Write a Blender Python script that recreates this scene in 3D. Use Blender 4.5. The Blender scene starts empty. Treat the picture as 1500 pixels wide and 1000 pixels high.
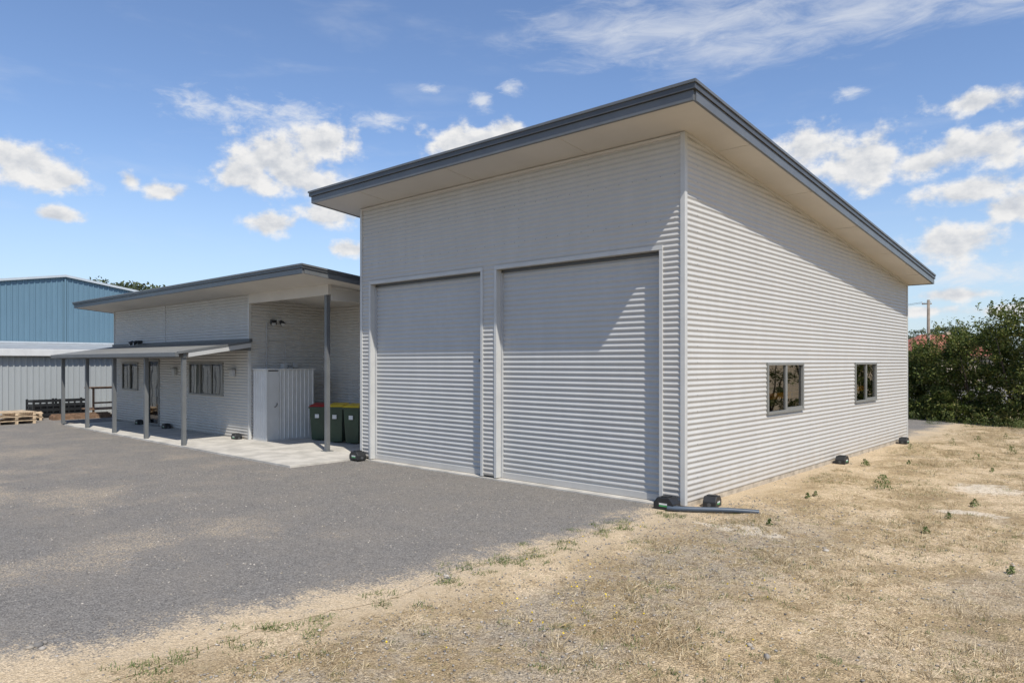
import bpy, bmesh, math, random
import numpy as np
from mathutils import Vector, noise, Matrix
random.seed(7); rng=np.random.default_rng(7)
R=math.radians
scene=bpy.context.scene
col=scene.collection

# ---------------------------------------------------------------- camera
CAM=(4.783,-8.767,2.0); YAW=R(42.2); F=1044.0
cd=bpy.data.cameras.new("camera"); cam=bpy.data.objects.new("camera",cd); col.objects.link(cam)
cam.location=CAM; cam.rotation_euler=(R(90),0,YAW)
cd.sensor_width=36; cd.lens=F/1500*36; cd.shift_y=0.02; cd.clip_end=3000; cd.clip_start=0.05
scene.camera=cam
scene.view_settings.view_transform='Standard'; scene.view_settings.look='None'; scene.view_settings.exposure=0

# ---------------------------------------------------------------- node helpers
class NT:
    def __init__(s,tree): s.t=tree; s.n=tree.nodes; s.l=tree.links
    def node(s,typ,**kw):
        n=s.n.new(typ)
        for k,v in kw.items(): setattr(n,k,v)
        return n
    def link(s,a,b): s.l.new(a,b)
    def val(s,sock,v):
        if isinstance(v,(int,float,tuple,list)): sock.default_value=v
        else: s.l.new(v,sock)
    def math(s,op,a,b=0.0,c=0.0,clamp=False):
        n=s.n.new('ShaderNodeMath'); n.operation=op; n.use_clamp=clamp
        s.val(n.inputs[0],a); s.val(n.inputs[1],b); s.val(n.inputs[2],c)
        return n.outputs[0]
    def noise(s,vec,scale,detail=4,rough=0.55,dist=0.0):
        n=s.n.new('ShaderNodeTexNoise'); 
        if vec is not None: s.l.new(vec,n.inputs['Vector'])
        n.inputs['Scale'].default_value=scale; n.inputs['Detail'].default_value=detail
        n.inputs['Roughness'].default_value=rough; n.inputs['Distortion'].default_value=dist
        return n.outputs['Fac']
    def mr(s,v,a,b,c=0.0,d=1.0,smooth=True):
        n=s.n.new('ShaderNodeMapRange'); n.interpolation_type='SMOOTHSTEP' if smooth else 'LINEAR'
        s.val(n.inputs[0],v); n.inputs[1].default_value=a; n.inputs[2].default_value=b
        n.inputs[3].default_value=c; n.inputs[4].default_value=d
        return n.outputs[0]
    def mix(s,f,a,b,mode='MIX'):
        n=s.n.new('ShaderNodeMix'); n.data_type='RGBA'; n.blend_type=mode
        s.val(n.inputs[0],f)
        for i,v in ((6,a),(7,b)):
            if isinstance(v,(tuple,list)): n.inputs[i].default_value=tuple(v)+((1,) if len(v)==3 else ())
            else: s.l.new(v,n.inputs[i])
        return n.outputs[2]
    def bump(s,h,strength,dist):
        n=s.n.new('ShaderNodeBump'); n.inputs['Strength'].default_value=strength; n.inputs['Distance'].default_value=dist
        s.l.new(h,n.inputs['Height']); return n.outputs[0]

def new_mat(name):
    m=bpy.data.materials.new(name); m.use_nodes=True
    t=NT(m.node_tree); b=m.node_tree.nodes['Principled BSDF']
    return m,t,b

def simple(name,c,rough=0.5,metal=0.0,var=0.12,scale=3.0,bump=0.0,bscale=60,spec=0.5):
    m,t,b=new_mat(name)
    geo=t.node('ShaderNodeNewGeometry')
    n=t.noise(geo.outputs['Position'],scale,4,0.6)
    lo=tuple(x*(1-var) for x in c); hi=tuple(min(1,x*(1+var)) for x in c)
    cc=t.mix(t.mr(n,0.3,0.7),lo,hi)
    t.link(cc,b.inputs['Base Color'])
    b.inputs['Roughness'].default_value=rough; b.inputs['Metallic'].default_value=metal
    b.inputs['Specular IOR Level'].default_value=spec
    if bump>0:
        t.link(t.bump(t.noise(geo.outputs['Position'],bscale,3),bump,0.01),b.inputs['Normal'])
    return m

def cladding(name,c,rough=0.45,dirt=0.3,splash=(0.36,0.29,0.2)):
    m,t,b=new_mat(name)
    geo=t.node('ShaderNodeNewGeometry'); pos=geo.outputs['Position']
    mp=t.node('ShaderNodeMapping'); t.link(pos,mp.inputs[0]); mp.inputs['Scale'].default_value=(1,1,0.18)
    st=t.noise(mp.outputs[0],4.0,4,0.65)
    n2=t.noise(pos,0.8,2)
    base=t.mix(t.mr(st,0.35,0.75),tuple(x*0.93 for x in c),c)
    base=t.mix(t.mr(n2,0.3,0.7,0,0.5),base,tuple(x*0.92 for x in c))
    sep=t.node('ShaderNodeSeparateXYZ'); t.link(pos,sep.inputs[0])
    zz=t.math('ADD',sep.outputs[2],t.math('MULTIPLY',t.math('SUBTRACT',st,0.5),0.5))
    low=t.mr(zz,0.0,0.5,dirt,0.0)
    base=t.mix(low,base,splash)
    t.link(base,b.inputs['Base Color'])
    b.inputs['Roughness'].default_value=rough
    b.inputs['Specular IOR Level'].default_value=0.4
    return m

M_clad=cladding('wall_cladding_paint',(0.50,0.485,0.45))
M_door=cladding('roller_door_paint',(0.475,0.47,0.45),0.36,0.12)
M_trim=simple('pale_trim_paint',(0.49,0.485,0.46),0.4,var=0.05)
M_soffit=simple('soffit_paint',(0.56,0.53,0.48),0.7,var=0.04,scale=1.0)
M_fascia=simple('slate_fascia_paint',(0.115,0.12,0.122),0.35,var=0.08)
M_fascia_dk=simple('slate_fascia_cap_paint',(0.070,0.073,0.075),0.38,var=0.08)
M_roof=simple('roof_steel',(0.36,0.37,0.38),0.4,0.2,var=0.08)
M_awn=simple('awning_sheet_steel',(0.19,0.19,0.18),0.5,0.1,var=0.1)
M_post=simple('post_grey_paint',(0.13,0.135,0.135),0.45,var=0.08)
M_conc=simple('concrete',(0.46,0.43,0.375),0.9,var=0.18,scale=2.2,bump=0.3,bscale=80)
M_conc2=simple('footing_concrete',(0.40,0.34,0.26),0.9,var=0.25,scale=5,bump=0.6,bscale=40)
M_black=simple('black_plastic',(0.016,0.017,0.018),0.45,var=0.2)
M_frame=simple('window_frame_grey',(0.20,0.20,0.185),0.4,var=0.05)
M_white=simple('white_sheet_paint',(0.56,0.56,0.54),0.45,var=0.05)
M_barge=simple('pale_blue_barge',(0.42,0.46,0.48),0.45,var=0.05)
M_lightw=simple('pale_fitting',(0.42,0.42,0.41),0.4,var=0.04)
M_green=simple('bin_green_plastic',(0.018,0.042,0.02),0.45,var=0.2)
M_yellow=simple('bin_yellow_lid',(0.66,0.46,0.03),0.5,var=0.1)
M_red=simple('bin_red_lid',(0.32,0.02,0.02),0.5,var=0.1)
M_label=simple('label_green',(0.05,0.3,0.09),0.5,var=0.1)
M_labelw=simple('label_white',(0.6,0.6,0.58),0.5,var=0.1)
M_wood=simple('weathered_timber',(0.50,0.38,0.25),0.85,var=0.3,scale=9)
M_wooddk=simple('old_timber',(0.19,0.115,0.07),0.85,var=0.35,scale=9)
M_bluew=cladding('blue_cladding',(0.12,0.205,0.265),0.45,0.0)
M_greyw=cladding('grey_cladding',(0.34,0.36,0.36),0.45,0.1)
M_pipe=simple('pvc_pipe',(0.055,0.075,0.10),0.45,var=0.15)
M_orange=simple('orange_steel',(0.85,0.36,0.03),0.5,var=0.1)
M_inter=simple('interior_lining',(0.22,0.19,0.15),0.9,var=0.2)
M_tile=simple('terracotta_tiles',(0.30,0.10,0.065),0.8,var=0.2,scale=4)
M_brick=simple('render_wall',(0.45,0.38,0.3),0.9,var=0.1)
M_pole=simple('pole_timber',(0.22,0.18,0.14),0.9,var=0.2)
M_bark=simple('bark',(0.12,0.09,0.065),0.95,var=0.3,scale=8)

def glass_mat():
    m=bpy.data.materials.new('window_glass'); m.use_nodes=True
    t=NT(m.node_tree); m.node_tree.nodes.clear()
    out=t.node('ShaderNodeOutputMaterial'); g=t.node('ShaderNodeBsdfGlossy'); g.inputs['Roughness'].default_value=0.01
    tr=t.node('ShaderNodeBsdfTransparent'); tr.inputs[0].default_value=(0.68,0.68,0.62,1)
    fr=t.node('ShaderNodeFresnel'); fr.inputs[0].default_value=1.6
    geo=t.node('ShaderNodeNewGeometry')
    t.link(t.bump(t.noise(geo.outputs['Position'],1.3,1),0.08,0.03),g.inputs['Normal'])
    f=t.math('ADD',fr.outputs[0],0.12,clamp=True)
    mx=t.node('ShaderNodeMixShader'); t.link(f,mx.inputs[0]); t.link(tr.outputs[0],mx.inputs[1]); t.link(g.outputs[0],mx.inputs[2])
    t.link(mx.outputs[0],out.inputs[0]); return m
M_glass=glass_mat()

def leaf_mat(name,cols,rough=0.55,trans=0.25,mod=True):
    m,t,b=new_mat(name)
    geo=t.node('ShaderNodeNewGeometry')
    r=t.node('ShaderNodeValToRGB'); t.link(geo.outputs['Random Per Island'],r.inputs[0])
    e=r.color_ramp.elements
    e[0].color=cols[0]+(1,); e[1].color=cols[-1]+(1,)
    for i,c in enumerate(cols[1:-1]):
        k=e.new((i+1)/(len(cols)-1)); k.color=c+(1,)
    cc=r.outputs[0]
    if mod:
        n=t.noise(geo.outputs['Position'],1.3,2)
        cc=t.mix(t.mr(n,0.3,0.7,0.0,1.0),cc,t.mix(1.0,cc,(0.60,0.68,0.55),'MULTIPLY'))
    t.link(cc,b.inputs['Base Color']); b.inputs['Roughness'].default_value=rough
    b.inputs['Specular IOR Level'].default_value=0.3
    if trans>0:
        out=m.node_tree.nodes['Material Output']
        tl=t.node('ShaderNodeBsdfTranslucent'); t.link(cc,tl.inputs[0])
        mx=t.node('ShaderNodeMixShader'); mx.inputs[0].default_value=trans
        t.link(b.outputs[0],mx.inputs[1]); t.link(tl.outputs[0],mx.inputs[2]); t.link(mx.outputs[0],out.inputs[0])
    return m
M_leaf=leaf_mat('hedge_foliage',[(0.05,0.075,0.018),(0.115,0.145,0.03),(0.19,0.21,0.05),(0.29,0.25,0.09)],trans=0.35)
M_leaf2=leaf_mat('tree_foliage',[(0.05,0.065,0.03),(0.09,0.11,0.05),(0.13,0.14,0.065)],trans=0.1)
M_straw=leaf_mat('dry_grass_blades',[(0.23,0.16,0.08),(0.56,0.45,0.27),(0.32,0.24,0.13),(0.66,0.55,0.37),(0.40,0.31,0.18)],0.8,0.15,False)
M_weed=leaf_mat('weed_leaves',[(0.08,0.12,0.03),(0.15,0.19,0.06),(0.29,0.28,0.12)],0.6,0.2)
M_flower=simple('yellow_petals',(0.75,0.55,0.03),0.6)
M_stone=leaf_mat('gravel_stones',[(0.11,0.105,0.10),(0.25,0.23,0.205),(0.36,0.315,0.25),(0.18,0.165,0.15),(0.5,0.45,0.38)],0.85,0,False)

# ---------------------------------------------------------------- ground material
def ground_material():
    m,t,b=new_mat('ground_surface')
    geo=t.node('ShaderNodeNewGeometry'); pos=geo.outputs['Position']
    sep=t.node('ShaderNodeSeparateXYZ'); t.link(pos,sep.inputs[0]); X,Y=sep.outputs[0],sep.outputs[1]
    nbig=t.noise(pos,0.35,3,0.6); nA=t.noise(pos,1.1,5,0.65); nB=t.noise(pos,7,5,0.7)
    nC=t.noise(pos,55,3,0.75)
    vor=t.node('ShaderNodeTexVoronoi'); t.link(pos,vor.inputs['Vector']); vor.inputs['Scale'].default_value=85
    vor2=t.node('ShaderNodeTexVoronoi'); t.link(pos,vor2.inputs['Vector']); vor2.inputs['Scale'].default_value=26
    sepc=t.node('ShaderNodeSeparateColor'); t.link(vor.outputs['Color'],sepc.inputs[0])
    asp=t.mix(t.mr(sepc.outputs[0],0.0,1.0,smooth=False),(0.095,0.088,0.08),(0.35,0.325,0.29))
    asp=t.mix(t.mr(nC,0.35,0.7,0,0.6),asp,(0.225,0.207,0.184))
    asp=t.mix(t.mr(nA,0.35,0.7,0,0.35),asp,(0.29,0.255,0.21))
    asp=t.mix(t.mr(nB,0.35,0.65,0.0,0.25),asp,(0.145,0.134,0.121))
    mp=t.node('ShaderNodeMapping'); t.link(pos,mp.inputs[0]); mp.inputs['Rotation'].default_value=(0,0,0.7); mp.inputs['Scale'].default_value=(1,3,1)
    st=t.noise(mp.outputs[0],36,3,0.75)
    straw=t.mix(t.mr(st,0.36,0.64),(0.25,0.175,0.095),(0.64,0.50,0.31))
    sand=t.mix(t.mr(nC,0.3,0.7),(0.46,0.35,0.215),(0.74,0.59,0.405))
    grit=t.mix(t.mr(sepc.outputs[1],0,1,smooth=False),(0.14,0.12,0.095),(0.48,0.41,0.31))
    d=t.mix(t.mr(nA,0.44,0.60),straw,sand)
    gz=t.math('MULTIPLY',t.mr(X,0.5,0.95),t.mr(X,2.6,1.7))
    gz=t.math('MULTIPLY',gz,t.mr(Y,2.0,-1.5))
    gz=t.math('MULTIPLY',gz,t.mr(t.math('ADD',nA,t.math('MULTIPLY',nB,0.6)),0.66,0.88))
    d=t.mix(t.math('MULTIPLY',gz,0.85),d,grit)
    d=t.mix(t.mr(nbig,0.54,0.66,0,0.5),d,grit)
    d=t.mix(t.mr(t.math('ADD',nA,t.math('MULTIPLY',nB,0.5)),0.72,0.62,0,0.6),d,(0.26,0.19,0.105))
    d=t.mix(t.mr(nB,0.52,0.66,0,0.55),d,(0.25,0.175,0.10))
    d=t.mix(t.mr(nB,0.46,0.36,0,0.35),d,(0.20,0.185,0.075))
    d=t.mix(0.5,d,t.mix(t.mr(sepc.outputs[2],0,1,smooth=False),(0.45,0.43,0.39),(1.55,1.52,1.46)),'MULTIPLY')
    def blob(cx,cy,rx,ry):
        dx=t.math('DIVIDE',t.math('SUBTRACT',X,cx),rx); dy=t.math('DIVIDE',t.math('SUBTRACT',Y,cy),ry)
        r=t.math('ADD',t.math('MULTIPLY',dx,dx),t.math('MULTIPLY',dy,dy))
        r=t.math('ADD',r,t.math('MULTIPLY',t.math('SUBTRACT',nB,0.5),5.0))
        return t.mr(r,1.8,0.2)
    bl=blob(2.95,2.3,0.34,0.17)
    for a in ((2.85,4.5,0.45,0.45),(1.1,-0.6,0.5,0.15)): bl=t.math('MAXIMUM',bl,blob(*a))
    d=t.mix(t.math('MULTIPLY',bl,0.65),d,(0.76,0.68,0.56))
    e=t.math('ADD',X,t.math('MULTIPLY',t.math('SUBTRACT',nA,0.5),1.7))
    e=t.math('ADD',e,t.math('MULTIPLY',t.math('SUBTRACT',nC,0.5),1.9))
    e=t.math('ADD',e,t.math('MULTIPLY',t.math('SUBTRACT',nB,0.5),1.2))
    e=t.math('ADD',e,t.mr(Y,-4.5,-7.5,0,0.6))
    dirt=t.mr(e,-0.6,0.0)
    grain=t.math('ADD',t.math('MULTIPLY',t.math('SUBTRACT',nC,0.5),1.3),t.math('MULTIPLY',t.math('SUBTRACT',nB,0.5),0.5))
    dr=t.math('MULTIPLY',t.mr(t.math('ADD',nbig,grain),0.48,0.80,0,0.65),t.mr(Y,-2.5,-5.5))
    dr=t.math('MULTIPLY',dr,t.mr(nbig,0.45,0.55))
    dr2=t.math('MULTIPLY',t.mr(t.math('ADD',nA,grain),0.55,0.95,0,0.5),t.mr(X,-4.0,-9.0))
    dirt=t.math('MAXIMUM',dirt,t.math('MAXIMUM',dr,dr2))
    colr=t.mix(dirt,asp,t.mix(t.mr(e,-0.1,0.6),sand,d))
    sp=t.mr(vor2.outputs['Distance'],0.09,0.04,0,1); sc2=t.node('ShaderNodeSeparateColor'); t.link(vor2.outputs['Color'],sc2.inputs[0])
    sp=t.math('MULTIPLY',sp,t.mr(sc2.outputs[2],0.95,0.97)); colr=t.mix(sp,colr,(0.5,0.47,0.42))
    t.link(colr,b.inputs['Base Color']); b.inputs['Roughness'].default_value=0.95; b.inputs['Specular IOR Level'].default_value=0.15
    vb=t.node('ShaderNodeTexVoronoi'); t.link(pos,vb.inputs['Vector']); vb.inputs['Scale'].default_value=75
    nb=t.noise(pos,22,4,0.8)
    h=t.math('ADD',t.math('MULTIPLY',vb.outputs['Distance'],0.6),t.math('MULTIPLY',nb,2.2))
    t.link(t.bump(h,0.9,0.016),b.inputs['Normal'])
    return m
M_ground=ground_material()

# ---------------------------------------------------------------- mesh helpers
def empty(name,loc=(0,0,0)):
    o=bpy.data.objects.new(name,None); o.location=loc; col.objects.link(o); o.empty_display_size=0.3; return o
def obj_from(name,verts,faces,mats,parent=None,smooth=False,midx=None):
    me=bpy.data.meshes.new(name); me.from_pydata([tuple(v) for v in verts],[],faces); 
    if not isinstance(mats,(list,tuple)): mats=[mats]
    for m in mats: me.materials.append(m)
    if midx: me.polygons.foreach_set('material_index',midx)
    if smooth: me.polygons.foreach_set('use_smooth',[True]*len(me.polygons))
    me.update()
    o=bpy.data.objects.new(name,me); col.objects.link(o)
    if parent: o.parent=parent
    return o
def fixn(o):
    bm=bmesh.new(); bm.from_mesh(o.data); bmesh.ops.recalc_face_normals(bm,faces=bm.faces); bm.to_mesh(o.data); bm.free(); return o
def bevel(o,w,seg=2):
    bm=bmesh.new(); bm.from_mesh(o.data)
    bmesh.ops.bevel(bm,geom=list(bm.edges),offset=w,segments=seg,profile=0.7,affect='EDGES')
    bm.to_mesh(o.data); bm.free(); return o
def box(name,x0,x1,y0,y1,z0,z1,mat,parent=None,bev=0.0):
    v=[(x0,y0,z0),(x1,y0,z0),(x1,y1,z0),(x0,y1,z0),(x0,y0,z1),(x1,y0,z1),(x1,y1,z1),(x0,y1,z1)]
    f=[(0,3,2,1),(4,5,6,7),(0,1,5,4),(1,2,6,5),(2,3,7,6),(3,0,4,7)]
    o=obj_from(name,v,f,mat,parent)
    if bev: bevel(o,bev)
    return o
def slopebox(name,x0,x1,y0,y1,zf,sl,yref,a,b,mat,parent):
    z=lambda y,o: zf-sl*(y-yref)+o
    v=[(x0,y0,z(y0,a)),(x1,y0,z(y0,a)),(x1,y1,z(y1,a)),(x0,y1,z(y1,a)),(x0,y0,z(y0,b)),(x1,y0,z(y0,b)),(x1,y1,z(y1,b)),(x0,y1,z(y1,b))]
    f=[(0,3,2,1),(4,5,6,7),(0,1,5,4),(1,2,6,5),(2,3,7,6),(3,0,4,7)]
    return obj_from(name,v,f,mat,parent)
def cyl(name,p0,p1,r,mat,parent=None,seg=14,r2=None):
    p0=Vector(p0);p1=Vector(p1);d=(p1-p0); L=d.length
    bm=bmesh.new(); bmesh.ops.create_cone(bm,cap_ends=True,segments=seg,radius1=r,radius2=r if r2 is None else r2,depth=L)
    q=d.to_track_quat('Z','Y').to_matrix().to_4x4()
    bmesh.ops.transform(bm,matrix=Matrix.Translation((p0+p1)/2)@q,verts=bm.verts)
    me=bpy.data.meshes.new(name); bm.to_mesh(me); bm.free(); me.materials.append(mat)
    for p in me.polygons: p.use_smooth=len(p.vertices)==4
    o=bpy.data.objects.new(name,me); col.objects.link(o)
    if parent: o.parent=parent
    return o
def tube(name,pts,r,mat,parent=None):
    cu=bpy.data.curves.new(name,'CURVE'); cu.dimensions='3D'; cu.bevel_depth=r; cu.bevel_resolution=4; cu.use_fill_caps=True
    s=cu.splines.new('NURBS'); s.points.add(len(pts)-1)
    for i,p in enumerate(pts): s.points[i].co=(*p,1)
    s.use_endpoint_u=True; s.order_u=3
    cu.materials.append(mat); o=bpy.data.objects.new(name,cu); col.objects.link(o)
    if parent:o.parent=parent
    return o
def sheet(name,fr,p0,p1,q0,q1,mat,parent,pitch=0.076,depth=0.016,seg=8,clips=(),trap=False,qdiv=1):
    """corrugated sheet. p=profile axis, q=extrusion axis; fr(p,q,off)->xyz"""
    ps=[];offs=[]
    if trap:
        k0=math.floor(p0/pitch); p=k0*pitch; prof=((0,0),(0.62,0),(0.72,1),(0.9,1),(1.0,0))
        while p<p1:
            for a,o in prof[:-1]:
                pp=p+a*pitch
                if p0<=pp<=p1: ps.append(pp); offs.append(o*depth)
            p+=pitch
        if ps[0]>p0: ps.insert(0,p0); offs.insert(0,0)
        if ps[-1]<p1: ps.append(p1); offs.append(0)
    else:
        n=max(2,int((p1-p0)/pitch*seg))
        for i in range(n+1):
            pp=p0+(p1-p0)*i/n; ps.append(pp); offs.append(depth*0.5*(1+math.sin(2*math.pi*pp/pitch)))
    v=[];f=[]
    for i,(pp,o) in enumerate(zip(ps,offs)):
        for j in range(qdiv+1): v.append(fr(pp,q0+(q1-q0)*j/qdiv,o))
    w=qdiv+1
    for i in range(len(ps)-1):
        for j in range(qdiv): f.append((i*w+j,(i+1)*w+j,(i+1)*w+j+1,i*w+j+1))
    o=obj_from(name,v,f,mat,parent,smooth=not trap)
    if clips:
        bm=bmesh.new(); bm.from_mesh(o.data)
        for co,no in clips:
            bmesh.ops.bisect_plane(bm,geom=list(bm.verts)+list(bm.edges)+list(bm.faces),plane_co=co,plane_no=no,clear_outer=True)
        bm.to_mesh(o.data); bm.free()
    return o
def front(yp): return lambda p,q,o:(q,yp-o,p)
def side(xp): return lambda p,q,o:(xp+o,q,p)
def frontv(yp): return lambda p,q,o:(p,yp-o,q)
def sidev(xp): return lambda p,q,o:(xp+o,p,q)

def rawmesh(name,V,nper,mat,parent=None):
    N=len(V)//nper
    me=bpy.data.meshes.new(name); me.vertices.add(len(V)); me.vertices.foreach_set('co',np.asarray(V,dtype=np.float32).ravel())
    me.loops.add(len(V)); me.loops.foreach_set('vertex_index',np.arange(len(V),dtype=np.int32))
    me.polygons.add(N); me.polygons.foreach_set('loop_start',np.arange(0,len(V),nper,dtype=np.int32))
    me.materials.append(mat); me.update(calc_edges=True); me.validate()
    o=bpy.data.objects.new(name,me); col.objects.link(o)
    if parent:o.parent=parent
    return o

# ---------------------------------------------------------------- ground
def gh(x,y):
    r=min(1,max(0,(x-0.05)/0.8)); r=r*r*(3-2*r)
    far=max(0.0,1-max(0,math.hypot(x,y)-30)/30)
    return r*far*(0.06*noise.noise((x*0.45,y*0.45,0.3))+0.03*noise.noise((x*1.9,y*1.9,3.3))+0.016*noise.noise((x*6,y*6,5)))
xs=sorted(set([-900,-400,-200,-100,-60,-30,-15,-7,-3,-1]+[round(-0.4+0.09*i,3) for i in range(84)]+[8,10,13,17,22,30,45,70,120,250,500,900]))
ys=sorted(set([-900,-400,-150,-60,-30,-18,-12]+[round(-9+0.12*i,3) for i in range(228)]+[20,24,30,40,60,100,200,400,900]))
V=[(x,y,gh(x,y)) for y in ys for x in xs]; W=len(xs)
Fc=[(j*W+i,j*W+i+1,(j+1)*W+i+1,(j+1)*W+i) for j in range(len(ys)-1) for i in range(W-1)]
obj_from('ground',V,Fc,M_ground,smooth=True)
V=[];Fc=[]
yy=[-60+0.1*i for i in range(600)]+[-0.02]
for y in yy:
    e=-0.12+0.16*noise.noise((0,y*0.9,1))+0.08*noise.noise((0,y*5,2))
    V+= [(-80,y,0.004),(e,y,0.004)]
for i in range(len(yy)-1): Fc.append((2*i,2*i+1,2*i+3,2*i+2))
b0=len(V); V+=[(-80,-0.02,0.004),(-21.8,-0.02,0.004),(-21.8,30,0.004),(-80,30,0.004)]; Fc.append((b0,b0+1,b0+2,b0+3))
obj_from('driveway',V,Fc,M_ground)
slab=empty('concrete_slab')
xsl=[-20.7,-18.0,-15.1,-12.2,-9.6,-7.34]
for i in range(5):
    box('slab_bay_%d'%i,xsl[i]+0.006,xsl[i+1]-0.006,-1.62,0.1,-0.1,0.045,M_conc,slab,0.008)
box('slab_rear',-12.19,-7.34,0.112,2.4,-0.1,0.045,M_conc,slab,0.008)

# ---------------------------------------------------------------- roof
def roof(parent,x0,x1,y0,y1,zs,sl,th,pre=''):
    slopebox(pre+'soffit',x0+0.02,x1-0.02,y0+0.02,y1-0.02,zs,sl,y0,0,0.02,M_soffit,parent)
    slopebox(pre+'roof_sheet',x0+0.03,x1-0.03,y0+0.03,y1-0.03,zs,sl,y0,0.03,th-0.02,M_roof,parent)
    a=-0.012
    slopebox(pre+'fascia_front',x0,x1,y0-0.02,y0+0.018,zs,sl,y0,a,th*0.52,M_fascia,parent)
    slopebox(pre+'fascia_right',x1-0.018,x1+0.02,y0+0.02,y1,zs,sl,y0,a,th*0.52,M_fascia,parent)
    slopebox(pre+'fascia_left',x0-0.02,x0+0.018,y0+0.02,y1,zs,sl,y0,a,th*0.52,M_fascia,parent)
    slopebox(pre+'fascia_back',x0+0.02,x1-0.02,y1-0.018,y1+0.02,zs,sl,y0,a,th*0.9,M_fascia,parent)
    b=th*0.54
    slopebox(pre+'barge_front',x0-0.04,x1+0.04,y0-0.05,y0+0.08,zs,sl,y0,b,th,M_fascia_dk,parent)
    slopebox(pre+'barge_right',x1-0.09,x1+0.04,y0+0.082,y1+0.02,zs,sl,y0,b,th,M_fascia_dk,parent)
    slopebox(pre+'barge_left',x0-0.04,x0+0.09,y0+0.082,y1+0.02,zs,sl,y0,b,th,M_fascia_dk,parent)
    slopebox(pre+'cap_bead',x0-0.055,x1+0.055,y0-0.068,y0-0.052,zs,sl,y0,th-0.03,th+0.006,M_fascia,parent)
    slopebox(pre+'cap_bead_side',x1+0.042,x1+0.058,y0-0.05,y1,zs,sl,y0,th-0.03,th+0.006,M_fascia,parent)

def screws(name,pts,parent,axis):
    V=[]
    for p in pts:
        r=0.007
        c=Vector(p)
        for k in range(6):
            a=k*math.pi/3
            V.append(tuple(c+(Vector((r*math.cos(a),0,r*math.sin(a))) if axis=='y' else Vector((0,r*math.cos(a),r*math.sin(a))))))
    rawmesh(name,np.array(V),6,M_fascia,parent)

# ================================================================= garage
G=empty('garage_building')
SL=0.0985; ZS=5.215; Y0=-0.8; GX0=-7.325; GY1=11.6
roof(G,-7.9,0.57,Y0,11.75,ZS,SL,0.215)
for k,x in enumerate((-6.4,-4.0,-1.6)): slopebox('soffit_joint_%d'%k,x-0.012,x+0.012,Y0+0.02,-0.03,ZS,SL,Y0,-0.006,-0.001,M_soffit,G)
for k in range(5): 
    y=0.9+2.4*k; slopebox('soffit_joint_side_%d'%k,0.03,0.548,y-0.012,y+0.012,ZS,SL,Y0,-0.006,-0.001,M_soffit,G)
zt=lambda y: ZS-SL*(y-Y0)
HD=3.56; RX0,RX1=-3.50,-0.375; LX0,LX1=-7.0,-3.88; REC=0.13
B=0.06
for nm,a,b in (('wall_front_right',RX1,0.0),('wall_front_mid',LX1,RX0),('wall_front_left',GX0,LX0)):
    sheet(nm,front(0),B,HD,a,b,M_clad,G)
clipplane=[((0,0,ZS+SL*Y0+0.01),(0,SL,1))]
sheet('wall_front_upper',front(0),HD,5.2,GX0,0,M_clad,G,clips=clipplane)
wins=[(2.73,4.34),(7.32,8.85)]; WZ0,WZ1=1.13,1.99
sheet('wall_side_low',side(0),0.085,WZ0,0,GY1,M_clad,G)
segs=[(0,2.73),(4.34,7.32),(8.85,GY1)]
for i,(a,b) in enumerate(segs): sheet('wall_side_mid_%d'%i,side(0),WZ0,WZ1,a,b,M_clad,G)
sheet('wall_side_upper',side(0),WZ1,5.25,0,GY1,M_clad,G,clips=clipplane)
sheet('wall_left',lambda p,q,o:(GX0-o,q,p),B,5.25,0,GY1,M_clad,G,clips=clipplane)
sheet('wall_back',lambda p,q,o:(q,GY1+o,p),B,4.1,GX0,0,M_clad,G)
box('slab_floor',GX0+0.02,-0.02,0.02,GY1-0.02,-0.05,0.03,M_conc,G)
box('interior_partition',-4.2,-4.1,0.3,11.4,0.03,3.8,M_inter,G)
box('footing_side',-0.1,0.004,0.0,GY1,-0.2,0.082,M_conc2,G)
box('footing_front_sill',GX0,-0.11,-0.05,0.018,-0.2,0.028,M_conc,G,0.006)
box('corner_trim_near',-0.045,0.026,-0.028,0.045,0.045,5.13,M_trim,G,0.004)
box('corner_trim_left',GX0-0.026,GX0+0.04,-0.028,0.03,0.045,5.13,M_trim,G,0.004)
box('corner_trim_far',-0.04,0.026,GY1-0.045,GY1+0.02,0.045,3.97,M_trim,G,0.004)
box('wall_head_trim',GX0+0.042,-0.047,-0.034,-0.0,5.085,5.12,M_soffit,G)
slopebox('side_head_trim',0.0,0.03,0.047,GY1-0.047,ZS,SL,Y0,-0.05,-0.002,M_trim,G)
def opening(pre,x0,x1):
    box(pre+'jamb_left',x0-0.055,x0,-0.028,REC+0.03,0.04,HD+0.0,M_trim,G,0.004)
    box(pre+'jamb_right',x1,x1+0.055,-0.028,REC+0.03,0.04,HD+0.0,M_trim,G,0.004)
    box(pre+'head',x0-0.055,x1+0.055,-0.03,REC+0.03,HD+0.002,HD+0.062,M_trim,G,0.004)
    box(pre+'roll_slot',x0+0.002,x1-0.002,REC-0.03,REC+0.25,HD-0.05,HD,M_fascia_dk,G)
    sheet(pre+'curtain',front(REC),0.13,HD,x0+0.01,x1-0.01,M_door,G,pitch=0.082,depth=0.018)
    box(pre+'bottom_rail',x0+0.012,x1-0.012,REC-0.035,REC,0.034,0.13,M_door,G,0.006)
    box(pre+'guide_left',x0+0.001,x0+0.03,REC-0.045,REC-0.005,0.04,HD-0.052,M_lightw,G)
    box(pre+'guide_right',x1-0.03,x1-0.001,REC-0.045,REC-0.005,0.04,HD-0.052,M_lightw,G)
opening('roller_door_r_',RX0,RX1); opening('roller_door_l_',LX0,LX1)
box('door_lock_left',-4.02,-3.96,REC-0.06,REC-0.02,2.0,2.05,M_fascia_dk,G,0.004)
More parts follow.
